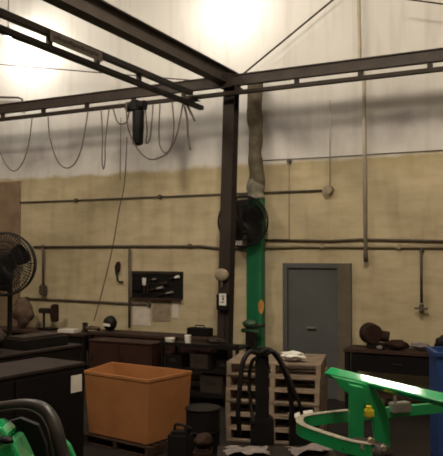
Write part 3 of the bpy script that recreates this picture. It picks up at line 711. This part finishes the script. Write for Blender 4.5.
# pale debris on low platform
v = deep(272, 446, 8.3); 
def sheet(name, pc, sx, sy, yaw, m, label, cat, seed, lift=.0, amp=.05):
    n_ = 14; mb = MB(); Rz = Matrix.Rotation(yaw, 3, 'Z'); G = []
    for side in (0, .006):
        g_ = []
        for i in range(n_+1):
            row = []
            for j in range(n_+1):
                p = Vector(((i/n_-.5)*sx, (j/n_-.5)*sy, 0)); h_ = abs(noise.noise(p*4+Vector((seed, 0, 0))))*amp*2+lift
                ed = .9+.2*noise.noise(Vector((i, j, seed))*.5)
                row.append(mb.bm.verts.new(pc+Rz @ Vector((p.x*ed, p.y*ed, h_+side))))
            g_.append(row)
        G.append(g_)
    for g_, fl in ((G[0], 1), (G[1], 0)):
        for i in range(n_):
            for j in range(n_):
                q_ = (g_[i][j], g_[i+1][j], g_[i+1][j+1], g_[i][j+1]); mb.bm.faces.new(q_[::-1] if fl else q_)
    rim = [(i, 0) for i in range(n_)]+[(n_, j) for j in range(n_)]+[(i, n_) for i in range(n_, 0, -1)]+[(0, j) for j in range(n_, 0, -1)]
    for (i, j), (i2, j2) in zip(rim, rim[1:]+rim[:1]): mb.bm.faces.new((G[0][i][j], G[1][i][j], G[1][i2][j2], G[0][i2][j2]))
    return tag(mb.build(name, M[m], smoothsh=True), label, cat)
pz = .26
pf = thing('low_platform', cw(.50, 7.62, 0), 'low dark platform in front of the hose stand', 'platform')
MB().box(cw(.58, 7.50, pz-.02), (1.25, .62, .04), rotc, .004).build('deck', M['greasy'], pf)
for dx in (-.5, .5):
    for dy in (-.2, .2): MB().box(cw(.58+dx, 7.5+dy, (pz-.04)/2), (.08, .08, pz-.04), rotc).build('leg', M['black'], pf)
sheet('plastic_sheet', cw(.26, 7.52, pz+.004), .50, .38, YAW, 'rag', 'crumpled pale plastic sheet on the low platform, left of the post', 'sheet', 3)
sheet('plastic_sheet', cw(.93, 7.55, pz+.004), .46, .34, YAW+.2, 'rag', 'crumpled pale plastic sheet on the low platform, right of the post', 'sheet', 9)
v = deep(292, 412, 8.55)
bx_ = thing('small_crate', cw(.9, 8.45, 0), 'dark crate between the pallet stack and the platform', 'crate')
zk = v.z-.03; MB().box(cw(.98, 8.46, zk/2), (.34, .26, zk), rotc, .008).build('body', M['black'], bx_); MB().box(cw(.98, 8.32, zk*.7), (.2, .02, .05), rotc).build('handle', M['greasy'], bx_)
sheet('newspaper', cw(.98, 8.46, zk+.002), .34, .22, YAW+.3, 'paper', 'bright folded newspaper on the dark crate by the pallets', 'newspaper', 5, 0, .03)
v = cw(-.20, 7.75, 0)
t = thing('work_boot', v, 'reddish brown boot on the floor left of the platform', 'boot')
MB().ball(v+Vector((0, 0, .33)), .1, (1.0, 1.3, .8), .15, 4).build('upper', M['brown'], t, smoothsh=True); MB().box(v+Vector((0, 0, .13)), (.2, .3, .26), Matrix.Rotation(.4, 3, 'Z'), .03).build('shaft', M['brown'], t)

# ------------------------------------------------------------------ green implement, lower right
gi = thing('green_implement', cw(.95, 4.9, 0), 'bright green steel frame with glossy top bar, lower right', 'machine')
# glossy top bar, rolled a little toward the eye
A = deep(328.5, 372, 5.5); B = deep(452, 402, 4.45); d = (B-A); d.z *= 1; dn = d.normalized()
side = Vector((0, 0, 1)).cross(dn).normalized(); upv = dn.cross(side)
if upv.z < 0: upv = -upv
roll = Matrix.Rotation(-R(31), 3, dn)
toeye = (Vector((0, 0, EYE))-(A+B)/2)
if (roll @ upv).dot(toeye) < upv.dot(toeye): roll = Matrix.Rotation(R(31), 3, dn)
side = roll @ side; upv = roll @ upv
def bar(mb, P, Q, w, h, s_, u_):
    r = [[mb.bm.verts.new(X_+s_*a*w/2+u_*b*h/2) for a, b in ((-1, -1), (1, -1), (1, 1), (-1, 1))] for X_ in (P, Q)]
    for k in range(4): mb.bm.faces.new((r[0][k], r[0][(k+1) % 4], r[1][(k+1) % 4], r[1][k]))
    mb.bm.faces.new(r[0]); mb.bm.faces.new(r[1]); return mb
bar(MB(), A, B, .085, .05, side, upv).build('top_bar', M['gloss'], gi, bevel=.012)
# U-shaped loop
loopz = deep(296, 423, 5.2).z
def onz(px, py, z):
    d, f = ray(px, py); return Vector((0, 0, EYE))+d*((z-EYE)/d.z)
lp = [onz(372, 444, loopz), onz(349, 440, loopz), onz(320, 431, loopz), onz(303, 424.5, loopz), onz(299.5, 419.5, loopz), onz(305, 415.5, loopz), onz(325, 412.5, loopz), onz(349, 410, loopz), onz(400, 405.5, loopz), onz(452, 401, loopz)]
MB().sweep([p-Vector((0, 0, .045)) for p in lp], .05, .08).build('loop_bar', M['green'], gi)
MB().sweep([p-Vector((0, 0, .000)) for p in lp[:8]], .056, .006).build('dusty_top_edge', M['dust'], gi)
# clamp with bolt on the far arm
c = onz(400, 407, loopz); dd = (lp[-1]-lp[-2]).normalized()
rx = Matrix.Rotation(math.atan2(dd.y, dd.x), 3, 'Z')
MB().box(c+Vector((0, 0, .0)), (.17, .085, .08), rx, .008).build('clamp', M['zinc'], gi)
c2 = deep(395, 399, 5.55); MB().cyl(c2-Vector((0, 0, .03)), c2+Vector((0, 0, .045)), .013).ball(c2+Vector((0, 0, .055)), .022).build('bolt', M['zinc'], gi)
# upright and curved brace, plates with thickness
Zp = 4.95
pp = lambda L_, Z=Zp: [deep(x, y, Z) for x, y in L_]
up_ = [(350, 385), (364, 388), (364, 470), (350, 470)]
zl = deep(357, 470, Zp).z
MB().prism(pp(up_), .07).build('upright_plate', M['green'], gi, bevel=.004)
MB().prism(pp([(332, 376.5), (372, 386), (379, 395), (386, 408), (390, 424), (390.5, 470), (374, 470), (375, 440), (373, 424), (368, 410), (362, 401), (351, 396), (342, 389)], Zp+.10), .06).build('curved_brace', M['green'], gi, bevel=.004)
pk = deep(365, 455, Zp+.1)
MB().cyl((pk.x, pk.y, 0), (pk.x, pk.y, zl+.05), .06).box((pk.x, pk.y, .02), (.6, .6, .04), rotc).build('stand', M['black'], gi)
y_ = deep(369, 413, Zp+.06); MB().box(y_, (.07, .05, .065), rotc, .012).cyl(y_+Vector((0, 0, .02)), y_+Vector((0, 0, .05)), .02).build('yellow_knob', M['yellow'], gi)
hb = deep(366, 452, 4.75); hubm = MB().ball(hb, .13, (1.25, .8, .65), .22, 3)
hubm.build('greasy_hub', M['greasy'], gi, smoothsh=True)
for px, py, r in ((364, 447, .024), (372, 442, .022), (372, 450, .018), (384, 449, .02)):
    v = deep(px, py, 4.63); MB().cyl(v, v+cw(0, .05, 0), r, n=6).build('bolt', M['beige'], gi)

# ------------------------------------------------------------------ green machine with black guard, lower left
gm = thing('green_machine', cw(-.95, 3.5, 0), 'green machine with curved black guard, bottom left corner', 'machine')
Zg = 3.5
pts = [(-30, 409, .25), (0, 406.5, .1), (25, 404.5, 0), (42, 408, -.05), (52, 420, -.08), (57, 436, -.1), (61, 452, -.1), (67, 475, -.1)]
P = [deep(x, y, Zg+k) for x, y, k in pts]
MB().tube(P, lambda k: .021+.016*min(1, k*1.5), 12).build('curved_guard', M['sheen'], gm, smoothsh=True)
pts2 = [(-30, 414, .2), (0, 411.5, .06), (22, 409.5, -.04), (37, 414, -.09), (46, 426, -.12), (50, 440, -.14), (53, 458, -.14), (57, 476, -.14)]
MB().tube([deep(x, y, Zg+k) for x, y, k in pts2], .007, 8).build('guard_trim', M['top'], gm, smoothsh=True)
MB().prism([deep(x, y, Zg+.12) for x, y in ((63, 440), (69, 446), (78, 466), (84, 490), (66, 490))], .05).build('green_edge', M['green'], gm, bevel=.006)
MB().prism([deep(x, y, Zg+.15) for x, y in ((-30, 425), (0, 424), (20, 418), (38, 425), (46, 445), (50, 490), (-30, 490))], .04).build('inner_panel', M['black'], gm, bevel=.006)
MB().prism([deep(x, y, Zg-.10) for x, y in ((-30, 428), (-6, 425), (1, 428), (7, 434), (7, 440), (-2, 444), (-30, 444))], .16).build('green_cap', M['gloss'], gm, bevel=.018)
MB().prism([deep(x, y, Zg-.14) for x, y in ((-30, 447), (-2, 446), (9, 440), (13, 443), (17, 451), (22, 462), (34, 490), (-30, 490))], .20).build('green_housing', M['gloss'], gm, bevel=.018)
MB().ball(deep(6, 440, Zg-.12), .035, (1.2, .8, .5), .1, 3).build('dark_latch', M['black'], gm, smoothsh=True)
cb_ = cw(-1.05, 3.5, 0)
MB().box(cb_+Vector((0, 0, .62)), (.75, .45, 1.16), rotc, .03).build('body', M['green'], gm); MB().box(cb_+Vector((0, 0, .02)), (.8, .6, .04), rotc).build('skid', M['black'], gm)

# ------------------------------------------------------------------ lamps
def lamp(c, m, r, label, group):
    c = Vector(c); t = thing('high_bay_lamp', c, label, 'lamp', group)
    MB().ball(c, r, (1, 1, 1)).build('globe', M[m], t, smoothsh=True)
    MB().cyl(c+Vector((0, 0, r*.8)), c+Vector((0, 0, r*.8+.18)), r*.9, r*.5).build('ballast', M['zinc'], t)
    MB().cyl(c+Vector((0, 0, r*.8+.18)), (c.x, c.y, CZ-.004), .012, n=8).build('stem', M['zinc'], t)
    return t
lamp(at(217, 1, WY-.62), 'lamp', .085, 'glowing lamp close to the upper wall above the column', None)
lamp(at(8, 37.5, WY-.70), 'lamp2', .055, 'glowing lamp near the wall behind the bridge, far left', None)
lamp((-7.6, 4.2, 7.4), 'bay', .40, 'unseen bay lamp added to brighten the left of the shop', None)  # added overhead, out of view, to lift the dim left side
sa, sb = Vector((-6.05, 9.74, 7.4)), Vector((-4.95, 9.0, 7.4)); sm_ = (sa+sb)/2
sl_ = thing('added_strip_light', sm_, 'unseen strip light added to put a highlight on the green bar', 'lamp')  # added out of view so the green top bar catches a highlight
MB().cyl(sa, sb, .06).build('tube', M['strip'], sl_, smoothsh=False)
MB().box(sm_+Vector((0, 0, .13)), (1.5, .22, .08), Matrix.Rotation(math.atan2(sb.y-sa.y, sb.x-sa.x), 3, 'Z')).build('housing', M['zinc'], sl_)
for q_ in (.15, .85):
    p_ = sa.lerp(sb, q_); MB().cyl(p_+Vector((0, 0, .17)), (p_.x, p_.y, CZ), .01, n=8).build('hanger', M['zinc'], sl_)
lamp((-1.8, 4.4, 7.5), 'bay', .40, 'bright hanging bay lamp over the right of the shop', None)
lamp((-.6, 2.2, 7.8), 'bay', .40, 'bright hanging bay lamp over the green implement', None)

wd = bpy.data.worlds.new('world'); bpy.context.scene.world = wd; wd.use_nodes = True
wd.node_tree.nodes['Background'].inputs[0].default_value = (.05, .045, .04, 1)
s = bpy.context.scene
for o in bpy.data.objects:
    if '_b' in o: del o['_b']
s.view_settings.view_transform = 'Standard'; s.view_settings.look = 'None'; s.view_settings.gamma = 1
s.view_settings.exposure = 2.03
